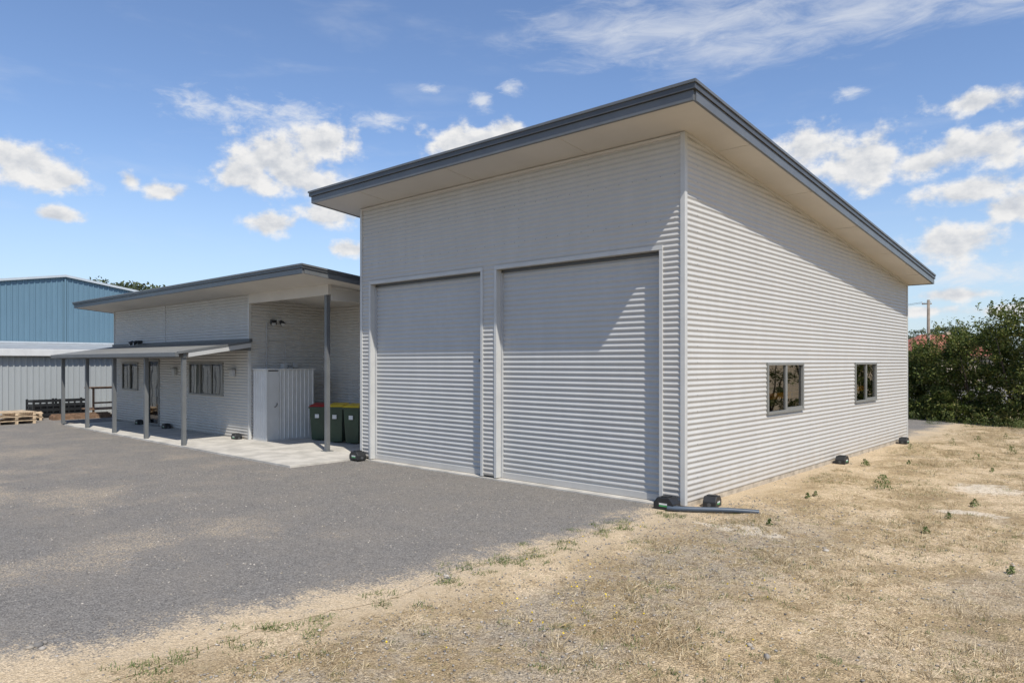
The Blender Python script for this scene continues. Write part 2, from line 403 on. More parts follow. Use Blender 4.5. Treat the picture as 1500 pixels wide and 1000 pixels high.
def window_side(pre,parent,xp,y0,y1,z0,z1,fw=0.045):
    box(pre+'sill',xp-0.02,xp+0.045,y0-0.0,y1+0.0,z0-0.0,z0+fw,M_frame,parent,0.004)
    box(pre+'head',xp-0.02,xp+0.04,y0,y1,z1-fw,z1,M_frame,parent,0.004)
    box(pre+'stile_a',xp-0.02,xp+0.038,y0,y0+fw,z0+fw,z1-fw,M_frame,parent,0.003)
    box(pre+'stile_b',xp-0.02,xp+0.038,y1-fw,y1,z0+fw,z1-fw,M_frame,parent,0.003)
    ym=(y0+y1)/2
    box(pre+'mullion',xp-0.015,xp+0.034,ym-0.03,ym+0.03,z0+fw,z1-fw,M_frame,parent,0.003)
    box(pre+'sash',xp-0.012,xp+0.026,ym+0.03,y1-fw,z0+fw,z0+fw+0.035,M_frame,parent)
    obj_from(pre+'glass_a',[(xp+0.008,y0+fw,z0+fw),(xp+0.008,ym-0.03,z0+fw),(xp+0.008,ym-0.03,z1-fw),(xp+0.008,y0+fw,z1-fw)],[(0,1,2,3)],M_glass,parent)
    obj_from(pre+'glass_b',[(xp-0.004,ym+0.03,z0+fw+0.035),(xp-0.004,y1-fw,z0+fw+0.035),(xp-0.004,y1-fw,z1-fw),(xp-0.004,ym+0.03,z1-fw)],[(0,1,2,3)],M_glass,parent)
for i,(a,b) in enumerate(wins): window_side('window_%d_'%i,G,0,a,b,WZ0,WZ1)
for z in (0.7,1.40):
    box('rack_beam_%d'%int(z*10),-0.26,-0.22,1.5,11.2,z-0.055,z+0.055,M_orange,G)
    box('rack_shelf_%d'%int(z*10),-1.1,-0.27,1.5,11.2,z-0.02,z+0.02,M_wood,G)
for k in range(5):
    box('rack_upright_%d'%k,-0.28,-0.22,2.1+2.3*k,2.17+2.3*k,0.03,3.0,M_fascia,G)
for k in range(9):
    y=1.8+1.0*k; box('stored_carton_%d'%k,-1.0,-0.55,y,y+0.25+0.2*random.random(),1.425,1.52+0.15*random.random(),random.choice([M_wood,M_wooddk,M_fascia,M_inter]),G)
pts=[]
for z in (3.95,4.55): 
    x=-7.2
    while x<-0.1: pts.append((x,-0.0185,round(z/0.076)*0.076+0.019)); x+=0.228
for x in (-5.9,-4.5,-3.0,-1.6):
    z=3.9
    while z<5.05: pts.append((x,-0.0185,round(z/0.076)*0.076+0.019)); z+=0.076*2
screws('wall_screws_front',pts,G,'y')
pts=[]
for y in (0.35,2.3,4.7,6.9,9.2,11.3):
    z=0.15
    while z<zt(y)-0.15:
        if not any(a-0.02<y<b+0.02 for a,b in wins): pts.append((0.0185,y,round(z/0.076)*0.076+0.019))
        z+=0.228
screws('wall_screws_side',pts,G,'x')

# ================================================================= office building
O=empty('office_building')
OY=0.1; OX0,OX1=-21.46,-12.2; OT=3.70; OSL=0.0985; OZS=3.80; OY0=-0.95
roof(O,-22.0,-7.99,OY0,9.5,OZS,OSL,0.17)
w1=(-20.72,-19.38); dr=(-18.56,-17.72); w2=(-15.63,-13.57); oz0,oz1=1.09,1.98
sheet('wall_upper',front(OY),2.08,OT+0.02,OX0,OX1,M_clad,O)
def colseg(a,b,z0,z1,n): sheet('wall_'+n,front(OY),z0,z1,a,b,M_clad,O)
colseg(OX0,w1[0],0.05,2.08,'a'); colseg(w1[1],dr[0],0.05,2.08,'b'); colseg(dr[1],w2[0],0.05,2.08,'c'); colseg(w2[1],OX1,0.05,2.08,'d')
colseg(w1[0],w1[1],0.05,oz0,'e'); colseg(w2[0],w2[1],0.05,oz0,'f')
colseg(w1[0],w1[1],oz1,2.08,'g'); colseg(w2[0],w2[1],oz1,2.08,'h')
box('wall_joint',-17.3,-17.27,OY-0.026,OY,2.6,3.68,M_trim,O)
def window_front(pre,parent,yp,x0,x1,z0,z1,n=2,fw=0.045):
    box(pre+'sill',x0,x1,yp-0.045,yp+0.02,z0,z0+fw,M_frame,parent,0.004)
    box(pre+'head',x0,x1,yp-0.04,yp+0.02,z1-fw,z1,M_frame,parent,0.004)
    box(pre+'stile_a',x0,x0+fw,yp-0.038,yp+0.02,z0+fw,z1-fw,M_frame,parent,0.003)
    box(pre+'stile_b',x1-fw,x1,yp-0.038,yp+0.02,z0+fw,z1-fw,M_frame,parent,0.003)
    for k in range(1,n):
        xm=x0+(x1-x0)*k/n
        box(pre+'mullion_%d'%k,xm-0.02,xm+0.02,yp-0.034,yp+0.015,z0+fw,z1-fw,M_frame,parent,0.003)
    for k in range(n):
        a=x0+(x1-x0)*k/n+0.02; b=x0+(x1-x0)*(k+1)/n-0.02; yg=yp-0.006+0.008*(k%2)
        obj_from(pre+'glass_%d'%k,[(a,yg,z0+fw),(b,yg,z0+fw),(b,yg,z1-fw),(a,yg,z1-fw)],[(0,1,2,3)],M_glass,parent)
window_front('window_a_',O,OY,*w1,oz0,oz1,2); window_front('window_b_',O,OY,*w2,oz0,oz1,3)
window_front('entry_door_',O,OY,*dr,0.06,2.08,1,0.06)
box('door_handle',-17.86,-17.83,OY-0.09,OY-0.03,0.95,1.2,M_lightw,O,0.005)
box('office_floor',OX0+0.02,OX1-0.02,0.13,9.3,0.0,0.05,M_inter,O)
box('blind_a',-15.5,-14.98,0.16,0.17,1.14,1.93,M_white,O)
box('interior_wall',OX0+0.1,OX1-0.1,3.6,3.7,0.05,3.3,M_inter,O)
cp=[((0,0,OZS+OSL*OY0+0.0),(0,OSL,1))]
sheet('wall_recess_side',side(OX1),0.05,3.8,OY,2.35,M_clad,O,clips=cp)
sheet('wall_recess_back',front(2.35),0.05,3.6,OX1,GX0-0.03,M_clad,O,clips=cp)
sheet('wall_west',lambda p,q,o:(OX0-o,q,p),0.05,3.8,OY,9.4,M_clad,O,clips=cp)
sheet('wall_north',lambda p,q,o:(q,9.4+o,p),0.05,2.9,OX0,GX0-0.03,M_clad,O,clips=cp)
box('corner_trim_a',OX1-0.035,OX1+0.026,OY-0.028,OY+0.04,0.046,3.69,M_trim,O,0.004)
box('corner_trim_b',OX0-0.026,OX0+0.035,OY-0.028,OY+0.04,0.046,3.69,M_trim,O,0.004)
box('beam_front',OX1+0.028,-8.66,OY-0.03,OY+0.06,3.47,3.70,M_soffit,O,0.004)
box('beam_return',-8.75,-8.66,OY+0.062,2.33,3.35,3.60,M_soffit,O,0.004)
box('steel_post',-8.785,-8.695,0.06,0.15,0.045,3.47,M_post,O,0.006)
box('post_base_plate',-8.84,-8.64,0.01,0.2,0.045,0.057,M_post,O)
box('recess_door_leaf',-10.5,-8.3,2.29,2.325,0.9,2.05,M_white,O,0.006)
box('recess_door_joint',-9.41,-9.39,2.284,2.289,0.9,2.05,M_frame,O)
AW0,AW1=-21.4,-12.02; af,aw=2.17,2.47; aY0=-1.78
asl=-(aw-af)/(0.08-aY0)
slopebox('awning_beam_front',AW0+0.05,AW1-0.05,-1.60,-1.52,af,asl,aY0,-0.10,0.0,M_post,O)
slopebox('awning_gutter',AW0,AW1,aY0-0.03,aY0+0.06,af,0,aY0,-0.045,0.05,M_fascia,O)
sheet('awning_roof',lambda p,q,o:(p,q,af-asl*(q-aY0)+0.035+o),AW0,AW1,aY0+0.04,0.06,M_awn,O,pitch=0.076,depth=0.017,seg=6)
slopebox('awning_end_right',AW1-0.045,AW1,-1.5,0.06,af,asl,aY0,-0.10,0.01,M_lightw,O)
slopebox('awning_end_capping',AW1-0.055,AW1+0.012,-1.75,0.06,af,asl,aY0,0.012,0.065,M_fascia,O)
slopebox('awning_end_left',AW0,AW0+0.045,-1.5,0.06,af,asl,aY0,-0.14,0.03,M_post,O)
box('awning_ledger',AW0,AW1-0.05,0.02,0.078,2.28,2.40,M_post,O)
box('awning_wall_flashing',AW0,AW1+0.02,0.0,0.078,2.50,2.58,M_fascia_dk,O)
APX=[-12.15,-14.38,-16.6,-18.8,-21.05]
for i,x in enumerate(APX):
    box('awning_post_%d'%i,x-0.045,x+0.045,-1.60,-1.51,0.045,2.11,M_post,O,0.005)
    if i: slopebox('awning_rafter_%d'%i,x-0.03,x+0.03,-1.5,0.02,af,asl,aY0,-0.09,0.0,M_post,O)
for k,y in enumerate((-1.1,-0.6)): slopebox('awning_purlin_%d'%k,AW0+0.05,AW1-0.05,y-0.03,y+0.03,af,asl,aY0,-0.03,0.03,M_post,O)
for i,x in enumerate((-16.55,-13.0)):
    box('bulkhead_light_%d'%i,x-0.1,x+0.1,0.0,0.08,1.62,1.80,M_lightw,O,0.02)
    box('bulkhead_hood_%d'%i,x-0.12,x+0.12,-0.03,0.08,1.802,1.83,M_frame,O,0.005)
def flood(pre,x,y,z,dx,dy):
    box(pre+'base',x-0.06,x+0.06,y-0.06,y+0.06,z-0.06,z+0.06,M_black,O,0.01)
    for k in (-1,1):
        cx=x+dx*0.13+dy*0.13*k; cy=y+dy*0.13+dx*0.13*k
        cyl(pre+'head_%d'%k,(cx,cy,z+0.02),(cx+dx*0.11+0.03*k*dy,cy+dy*0.11,z-0.05),0.045,M_black,O,14,0.065)
        cyl(pre+'lens_%d'%k,(cx+dx*0.112+0.03*k*dy,cy+dy*0.112,z-0.052),(cx+dx*0.115+0.03*k*dy,cy+dy*0.115,z-0.053),0.055,M_lightw,O)
flood('floodlight_',-12.12,0.72,3.02,1,0)
flood('floodlight_w_',-19.1,0.02,2.62,0,-1)
tube('conduit',[(-12.16,0.55,3.0),(-12.16,0.55,2.2),(-12.16,0.55,1.8)],0.010,M_lightw,O)
tube('conduit_b',[(-12.16,0.55,2.55),(-12.16,1.0,2.55),(-12.16,1.1,2.5),(-12.16,1.1,1.8)],0.008,M_lightw,O)
box('junction_box',-12.18,-12.1,1.3,1.42,1.85,1.98,M_trim,O,0.01)

# ================================================================= storage cabinet
S=empty('metal_storage_cabinet')
sx0,sx1,sy0,sy1,sh=-12.16,-11.48,0.18,1.5,1.80
sheet('side_panel',sidev(sx1),sy0+0.32,sy1,0.06,sh,M_white,S,pitch=0.115,depth=0.012,trap=True)
box('door_panel',sx1-0.01,sx1+0.006,sy0+0.03,sy0+0.31,0.08,sh-0.03,M_white,S,0.003)
sheet('front_panel',frontv(sy0),sx0,sx1,0.06,sh,M_white,S,pitch=0.115,depth=0.012,trap=True)
sheet('back_panel',lambda p,q,o:(p,sy1+o,q),sx0,sx1,0.06,sh,M_white,S,pitch=0.115,depth=0.012,trap=True)
box('roof_cap',sx0,sx1+0.035,sy0-0.035,sy1+0.03,sh,sh+0.035,M_white,S,0.006)
box('base_channel',sx0,sx1+0.016,sy0-0.016,sy1+0.014,0.045,0.085,M_trim,S)
box('corner_post',sx1-0.02,sx1+0.018,sy0-0.018,sy0+0.025,0.086,sh-0.001,M_white,S,0.004)
box('door_stile',sx1-0.01,sx1+0.016,sy0+0.31,sy0+0.335,0.086,sh-0.001,M_trim,S)
tube('door_handle',[(sx1+0.02,sy0+0.26,0.97),(sx1+0.06,sy0+0.25,0.95),(sx1+0.06,sy0+0.22,0.9),(sx1+0.02,sy0+0.2,0.88)],0.01,M_black,S)
box('meter_box',-12.1,-11.95,0.9,1.02,sh+0.036,sh+0.16,M_trim,S,0.01)
cyl('tap_riser',(-11.9,1.0,sh+0.03),(-11.9,1.0,sh+0.13),0.015,M_frame,S)

# ================================================================= bins
def wheelie_bin(x,y,rot,lid,s=1.0):
    e=empty('wheelie_bin',(x,y,0.045)); 
    w0,w1,d0,d1,h=0.19,0.235,0.20,0.265,0.92
    v=[(-w0,-d0,0.03),(w0,-d0,0.03),(w0,d0,0.03),(-w0,d0,0.03),(-w1,-d1,h),(w1,-d1,h),(w1,d1,h),(-w1,d1,h)]
    f=[(0,3,2,1),(0,1,5,4),(1,2,6,5),(2,3,7,6),(3,0,4,7),(4,5,6,7)]
    o=obj_from('body',v,f,M_green,e); bevel(o,0.02)
    box('rim',-w1-0.02,w1+0.02,-d1-0.025,d1+0.02,h-0.05,h-0.005,M_green,e,0.01)
    v=[(-w1-.02,-d1-.04,h),(w1+.02,-d1-.04,h),(w1+.02,d1+.02,h),(-w1-.02,d1+.02,h),(-w1+.02,-d1+.03,h+.045),(w1-.02,-d1+.03,h+.045),(w1-.01,d1,h+.085),(-w1+.01,d1,h+.085)]
    f=[(0,3,2,1),(4,5,6,7),(0,1,5,4),(1,2,6,5),(2,3,7,6),(3,0,4,7)]
    o=obj_from('lid',v,f,lid,e); bevel(o,0.012)
    box('front_sticker',-0.06,0.06,-d1-0.012,-d1+0.03,h-0.30,h-0.20,M_labelw,e)
    cyl('handle',(-w1,d1+0.06,h-0.01),(w1,d1+0.06,h-0.01),0.014,M_green,e)
    for k in (-1,1):
        cyl('wheel_%d'%k,(k*(w0+0.0),d0+0.02,0.1),(k*(w0+0.045),d0+0.02,0.1),0.1,M_black,e,20)
        box('handle_arm_%d'%k,k*w1-0.012,k*w1+0.012,d1,d1+0.07,h-0.03,h+0.01,M_green,e)
    cyl('axle',(-w0,d0+0.02,0.1),(w0,d0+0.02,0.1),0.012,M_frame,e)
    e.rotation_euler=(0,0,rot); e.scale=(s*0.9,s*0.9,s)
wheelie_bin(-10.80,1.25,0.65,M_red,0.92)
wheelie_bin(-10.02,1.25,0.6,M_yellow,0.95)
wheelie_bin(-9.50,1.38,0.5,M_yellow,0.95)

# ================================================================= bait stations
def bait(x,y,rot,s=1.0,z=0.004):
    e=empty('rodent_bait_station',(x,y,z))
    prof=[(-0.15,0),(0.15,0),(0.15,0.09),(0.09,0.165),(-0.09,0.165),(-0.15,0.09)]
    v=[(a,-0.1,b) for a,b in prof]+[(a,0.1,b) for a,b in prof]; n=6
    f=[tuple(range(n)),tuple(range(2*n-1,n-1,-1))]+[(i,i+n,(i+1)%n+n,(i+1)%n) for i in range(n)]
    o=obj_from('housing',v,f,M_black,e); fixn(o); bevel(o,0.012)
    box('label',-0.06,0.06,-0.104,-0.099,0.045,0.065,M_label,e); box('label_text',-0.06,0.06,-0.104,-0.099,0.067,0.09,M_labelw,e)
    for k in (-1,1): cyl('port_%d'%k,(0.1508*k,0,0.045),(0.153*k,0,0.045),0.03,M_fascia_dk,e)
    box('lid_ridge',-0.05,0.05,-0.07,0.07,0.164,0.178,M_black,e,0.005)
    e.rotation_euler=(0,0,rot); e.scale=(s,)*3
bait(-0.17,-0.17,0.0); bait(0.2,0.42,R(90)+0.15,0.9,-0.0)
bait(0.17,6.0,R(90),0.9); bait(0.17,10.6,R(90),0.9)
bait(-7.22,-0.18,0.0,1.0,0.03)
for x in (-12.55,-16.85,-18.9): bait(x,-0.06,0,0.85,0.045)

tube('drain_pipe',[(-0.1,-0.28,0.04),(0.05,-0.22,0.045),(0.3,-0.06,0.045),(0.6,0.14,0.05),(0.9,0.34,0.03)],0.032,M_pipe)

# ================================================================= industrial shed (blue)
B_=empty('industrial_shed')
bx=-28.0; py=0.45; pz=5.46; bp=0.157; by0,by1=-8.5,9.4
cl=[((0,py,pz),(0,bp,1)),((0,py,pz),(0,-bp,1))]
sheet('gable_wall',sidev(bx),by0,by1,0.0,5.6,M_bluew,B_,pitch=0.19,depth=0.03,trap=True,clips=cl)
sheet('gable_wall_rear',lambda p,q,o:(bx-22-o,p,q),by0,by1,0.0,5.6,M_bluew,B_,pitch=0.19,depth=0.03,trap=True,clips=cl)
ez=pz-bp*(by1-py)
sheet('eave_wall_north',lambda p,q,o:(p,by1+o,q),bx-22,bx,0,ez,M_bluew,B_,pitch=0.19,depth=0.03,trap=True)
sheet('eave_wall_south',lambda p,q,o:(p,by0-o,q),bx-22,bx,0,ez,M_bluew,B_,pitch=0.19,depth=0.03,trap=True)
for s,(ya,yb) in (('north',(py,by1+0.3)),('south',(by0-0.3,py))):
    sl=bp if s=='north' else -bp
    slopebox('roof_'+s,bx-22.2,bx+0.08,ya,yb,pz,sl,py,0.0,0.05,M_roof,B_)
    slopebox('barge_'+s,bx+0.082,bx+0.12,ya+0.001,yb-0.001,pz,sl,py,-0.03,0.06,M_barge,B_)
box('gable_post',bx+0.032,bx+0.06,py-0.03,py+0.03,2.4,pz-0.1,M_bluew,B_)
lx=-26.0
sheet('lean_to_wall',sidev(lx),-9.0,9.2,0.0,2.42,M_greyw,B_,pitch=0.19,depth=0.03,trap=True)
sheet('lean_to_end',lambda p,q,o:(p,-9.0-o,q),bx,lx,0.0,2.42,M_greyw,B_,pitch=0.19,depth=0.03,trap=True)
v=[(bx+0.04,-9.2,2.68),(lx+0.15,-9.2,2.44),(lx+0.15,9.4,2.44),(bx+0.04,9.4,2.68),(bx+0.04,-9.2,2.73),(lx+0.15,-9.2,2.49),(lx+0.15,9.4,2.49),(bx+0.04,9.4,2.73)]
obj_from('lean_to_roof',v,[(0,3,2,1),(4,5,6,7),(0,1,5,4),(1,2,6,5),(2,3,7,6),(3,0,4,7)],M_roof,B_)
box('lean_to_gutter',lx+0.152,lx+0.27,-9.2,9.4,2.22,2.47,M_white,B_,0.02)
box('blue_wall_flashing',bx+0.035,bx+0.07,-9.0,9.2,2.735,2.80,M_barge,B_)

# ================================================================= yard clutter
def pallet(x,y,rot,n):
    e=empty('wooden_pallet',(x,y,0.004))
    for s in range(n):
        z=s*0.135
        for k in range(3): box('bearer_%d_%d'%(s,k),-0.58,0.58,-0.55+k*0.5,-0.47+k*0.5,z,z+0.09,M_wood,e)
        for k in range(7): box('board_%d_%d'%(s,k),-0.58+k*0.176,-0.48+k*0.176,-0.56,0.56,z+0.092,z+0.112,M_wood,e)
    e.rotation_euler=(0,0,rot)
pallet(-22.9,-2.55,0.1,3); pallet(-24.2,-1.9,-0.2,2); pallet(-22.9,-3.9,0.3,2)
def crate(x,y,rot,s=1):
    e=empty('plastic_crate',(x,y,0.02)); a,b,h=0.3,0.42,0.62
    box('base',-a,a,-b,b,0,0.03,M_black,e)
    for k in (-1,1):
        for z in (0.05,0.22,0.39,0.54):
            box('rail_x%d_%d'%(k,int(z*100)),k*a-0.012,k*a+0.012,-b,b,z,z+0.08,M_black,e); box('rail_y%d_%d'%(k,int(z*100)),-a+0.013,a-0.013,k*b-0.012,k*b+0.012,z,z+0.08,M_black,e)
        for q in (-1,1): box('corner_%d_%d'%(k,q),k*a-0.03,k*a+0.03,q*b-0.03,q*b+0.03,0.03,h+0.03,M_black,e)
        for yy_ in (-0.2,0.0,0.2): box('rib_%d_%d'%(k,int(yy_*10)),k*a-0.014,k*a+0.014,yy_-0.02,yy_+0.02,0.03,h,M_black,e)
    box('contents',-a+0.03,a-0.03,-b+0.03,b-0.03,0.032,0.45,M_black,e,0.02)
    e.rotation_euler=(0,0,rot)
crate(-24.9,-1.1,0.1); crate(-24.9,-0.2,0.05)
T=empty('timber_rack',(-23.9,0.55,0))
for k in (0,1):
    for q in (0,1): box('leg_%d_%d'%(k,q),-0.3+0.6*k,-0.24+0.6*k,-0.5+0.9*q,-0.44+0.9*q,0.0,1.0+0.03*k,M_wooddk,T)
    box('top_rail_%d'%k,-0.3+0.6*k,-0.24+0.6*k,-0.54,0.5,1.032,1.09,M_wooddk,T)
box('low_shelf',-0.4,0.4,-0.6,0.5,0.28,0.33,M_wooddk,T); box('brace',0.31,0.34,-0.45,0.4,0.5,0.56,M_wooddk,T)
T.rotation_euler=(0,0,0.05)
P=empty('timber_stack',(-23.3,-0.35,0))
for k in range(5): box('plank_%d'%k,-0.4+0.1*k,-0.32+0.1*k,-0.9,0.9+0.1*(k%2),0.004,0.12+0.04*(k%3),M_wooddk,P)

# ================================================================= foliage
def leaves(centers,size,asp=0.5):
    N=len(centers)
    a=rng.normal(size=(N,3)); a/=np.linalg.norm(a,axis=1)[:,None]
    b=rng.normal(size=(N,3)); b-= (a*b).sum(1)[:,None]*a; b/=np.linalg.norm(b,axis=1)[:,None]
    s=size*(0.6+0.8*rng.random((N,1)))
    V=np.stack([centers-a*s,centers-b*s*asp,centers+a*s,centers+b*s*asp],axis=1)
    return V.reshape(-1,3)
def bush_points(cx,cy,w,h,ncl,nl):
    pts=[]
    for i in range(ncl):
        th=rng.random()*2*math.pi; u=rng.random()
        zc=0.08+0.88*u
        prof=(math.sin(math.pi*min(1,zc*0.62+0.30)))**0.6
        rr=w*prof*(0.45+0.6*rng.random()**0.6)
        c=np.array([cx+rr*math.cos(th),cy+rr*math.sin(th),h*zc*(0.85+0.25*rng.random())])
        r=0.18+0.25*rng.random()
        p=rng.normal(size=(nl,3)); p/=np.linalg.norm(p,axis=1)[:,None]; p*=(rng.random((nl,1))**0.4)*r
        p[:,2]*=0.85
        pts.append(c+p)
    for i in range(40):
        th=rng.random()*2*math.pi; rr=w*0.95*rng.random()**0.5; z=h*(0.80+0.15*rng.random())
        L=0.2+0.45*rng.random(); k=26
        tt=rng.random((k,1)); d=np.array([0.4*math.cos(th),0.4*math.sin(th),1.0])
        pts.append(np.array([cx+rr*math.cos(th),cy+rr*math.sin(th),z])+d*tt*L+rng.normal(size=(k,3))*0.05)
    return np.concatenate(pts)
bl=[(-5.2,22.8,1.4,2.2),(-3.6,22.0,1.4,2.3),(-2.1,21.0,1.3,2.35),(-0.9,20.3,1.2,2.75),(0.3,19.7,1.3,3.25),(1.5,19.0,1.3,3.75),(2.9,18.4,1.5,3.9),(4.4,17.8,1.4,3.3),(6.0,17.2,1.5,3.6),(7.8,16.6,1.5,3.2),(9.6,16.0,1.6,3.7),(11.5,15.2,1.6,3.4)]
H=empty('hedge')
pp=[]
for cx,cy,w,h in bl:
    vis= -2.5<cx<3.5
    pp.append(bush_points(cx,cy,w,h,140 if vis else 60,110 if vis else 70))
sk=rng.random((9000,3)); q=np.stack([-2.6+sk[:,0]*6.5,20.6-sk[:,0]*3.4-0.3+ (sk[:,1]-0.5)*1.6,sk[:,2]**1.5*0.6],1); pp.append(q)
pp=np.concatenate(pp); pp=pp[pp[:,2]>0.02]
rawmesh('foliage',leaves(pp,0.048,0.45),4,M_leaf,H)
for i,(cx,cy,w_,h) in enumerate(bl):
    for k in range(5):
        th=k*1.3+i; 
        cyl('limb_%d_%d'%(i,k),(cx+0.1*math.cos(th),cy+0.1*math.sin(th),0),(cx+w_*0.6*math.cos(th),cy+w_*0.6*math.sin(th),h*0.75),0.045,M_bark,H,6,0.012)

D=empty('distant_trees')
def tree_mesh(name,h,w,seed):
    global rng
    rng=np.random.default_rng(seed); ps=[]
    for i in range(45):
        th=rng.random()*6.28; zc=0.3+0.7*rng.random(); rr=w*math.sin(math.pi*min(1,(zc-0.15)*1.05))**0.5*(0.3+0.7*rng.random())
        p=rng.normal(size=(60,3)); p/=np.linalg.norm(p,axis=1)[:,None]; p*=(rng.random((60,1))**0.4)*(0.09*h)
        ps.append(np.array([rr*math.cos(th),rr*math.sin(th),h*zc*0.93])+p*np.array([1,1,0.6]))
    return leaves(np.concatenate(ps),0.17,0.55)
tm=[]
for s,(h,w) in enumerate(((10,3.6),(11,3.2),(9,4.2))):
    o=rawmesh('crown_%d'%s,tree_mesh('t',h,w,40+s),4,M_leaf2,D); tm.append(o.data); bpy.data.objects.remove(o)
def px(x,d):
    a=(x-750)/F*d; return (CAM[0]+0.7408*a-0.6717*d, CAM[1]+0.6717*a+0.7408*d)
def put_tree(x,y,h,k,i):
    base=(10,11,9)[k]; o=bpy.data.objects.new('crown_%d'%i,tm[k]); col.objects.link(o); o.parent=D
    s=h/base; o.location=(x,y,0); o.scale=(s,s,s); o.rotation_euler=(0,0,i*1.7)
    cyl('trunk_%d'%i,(x,y,0),(x+0.2,y,h*0.75),0.16*s+0.05,M_bark,D,7,0.05)
i=0
for x,d,h in ((150,92,12.2),(168,88,12.9),(184,95,13.0),(203,90,12.2),(222,94,12.2),(240,92,12.0),(262,96,12.0),(300,90,9.5),(120,96,10),(80,92,9),
              (1300,115,6.2),(1325,112,6.6),(1345,118,7.6),(1368,112,7.8),(1385,120,8.2),(1405,114,8.0),(1425,120,7.6),(1450,116,7.2),(1480,112,7),(1515,118,7.5),(1560,110,7),(1620,115,8)):
    X_,Y_=px(x,d); put_tree(X_,Y_,h,i%3,i); i+=1

X_,Y_=px(1366,72); Hh=empty('red_roof_house',(X_,Y_,0))
box('walls',-4,4,-4,4,0,2.6,M_brick,Hh)
v=[(-4.6,-4.6,2.6),(4.6,-4.6,2.6),(4.6,4.6,2.6),(-4.6,4.6,2.6),(-1.2,0,4.75),(1.2,0,4.75)]
obj_from('hip_roof',v,[(0,1,5,4),(1,2,5),(2,3,4,5),(3,0,4),(0,3,2,1)],M_tile,Hh)
for k in (-2.5,0.2,2.5): box('window_%d'%int(k),k-0.6,k+0.6,-4.03,-3.98,0.9,2.1,M_glass,Hh)
box('chimney',1.2,1.8,-0.3,0.3,4.0,5.0,M_brick,Hh); Hh.rotation_euler=(0,0,R(42))
X_,Y_=px(1360,62); U=empty('utility_pole',(X_,Y_,0))
cyl('pole',(0,0,0),(0,0,7.4),0.16,M_pole,U,10,0.11)
ca,sa=math.cos(R(20)),math.sin(R(20))
cyl('crossarm',(-0.5*ca,-0.5*sa,7.05),(0.25*ca,0.25*sa,7.05),0.05,M_pole,U,6)
for k in (-0.45,0.2): 
    cyl('insulator_%d'%int(k*10),(k*ca,k*sa,7.08),(k*ca,k*sa,7.22),0.03,M_white,U,6)
    tube('wire_%d'%int(k*10),[(k*ca,k*sa,7.22),(k*ca-20,k*sa+18,6.6),(k*ca-45,k*sa+40,7.3)],0.012,M_black,U)

# ================================================================= grass, weeds, gravel
rng=np.random.default_rng(3)
def gh_arr(P): return np.array([gh(x,y) for x,y in P])
def blades(P,L0,L1,w,tilt0,tilt1):
    N=len(P); z=gh_arr(P)
    th=rng.random(N)*2*math.pi; el=R(1)*(tilt0+(tilt1-tilt0)*rng.random(N)); L=L0+(L1-L0)*rng.random(N)**1.8
    base=np.stack([P[:,0],P[:,1],z+0.001],1)
    d=np.stack([np.cos(th)*np.cos(el),np.sin(th)*np.cos(el),np.sin(el)],1)
    s=np.stack([-np.sin(th),np.cos(th),np.zeros(N)],1)*(w*(0.6+0.8*rng.random((N,1))))
    mid=base+d*(L[:,None]*0.5); tip=base+d*L[:,None]; tip[:,2]-=0.12*L*np.cos(el)
    tip[:,2]=np.maximum(tip[:,2],z+0.003)
    return np.stack([base-s,base+s,mid+s*0.7+(tip-base)*0.1,tip],1).reshape(-1,3)
def scatter(n,x0,x1,y0,y1,th,sc,bias=None):
    P=np.stack([x0+(x1-x0)*rng.random(n),y0+(y1-y0)*rng.random(n)],1)
    keep=[]
    for i,(x,y) in enumerate(P):
        v=noise.noise((x*sc,y*sc,7.7))+0.6*noise.noise((x*sc*3,y*sc*3,1.7))+0.5*noise.noise((x*sc*9,y*sc*9,4.7))
        edge=max(0,0.9-x)*0.6 if bias else 0
        gravel=0.3*math.exp(-((x-1.5)/0.6)**2)*(1 if y<0 else 0) if bias else 0
        if v-edge-gravel+0.2*(rng.random()-0.5)>th: keep.append(i)
    return P[keep]
DG=empty('dry_grass')
P=np.concatenate([scatter(120000,0.0,6.0,-8.2,0,-0.02,1.1,True),scatter(120000,0.0,6.5,-2,17,-0.05,1.0,True)])
rawmesh('flat_straw',blades(P,0.015,0.08,0.0019,2,40),4,M_straw,DG)
def tufts(n,x0,x1,y0,y1,nb,L0,L1,spread,th=0.05,w=0.0028):
    C=scatter(n,x0,x1,y0,y1,th,0.9); P=np.repeat(C,nb,axis=0)+rng.normal(size=(len(C)*nb,2))*spread
    return blades(P,L0,L1,w,25,80)
rawmesh('tufts',tufts(5600,0.35,7,-8,17,24,0.015,0.085,0.03,0.08,0.0021),4,M_straw,DG)
rawmesh('tall_tufts',tufts(420,0.8,6,-5,17,40,0.05,0.17,0.04,0.1,0.002),4,M_straw,DG)
WD=empty('weeds')
rawmesh('green_tufts',tufts(2300,0.3,5.5,-7.5,15,22,0.01,0.05,0.04,0.08,0.0026),4,M_weed,WD)
P=[]
for k in range(150):
    y=-7.2+6.8*rng.random()
    if noise.noise((0,y*1.6,4))>-0.1: P.append((-0.05+0.17*rng.normal(),y))
P=np.repeat(np.array(P),50,axis=0); P=P+rng.normal(size=P.shape)*0.045
rawmesh('edge_weeds',blades(P,0.012,0.06,0.0028,15,75),4,M_weed,WD)
def plant(x,y,h,n):
    z=gh(x,y); t=rng.random(n); th=rng.random(n)*6.28; r=0.75*h*np.sqrt(rng.random(n))*(1.05-t*0.8)
    return np.stack([x+r*np.cos(th),y+r*np.sin(th),z+0.01+t*h],1)
pl=[plant(1.6,3.35,0.22,240),plant(0.62,5.9,0.13,150)]
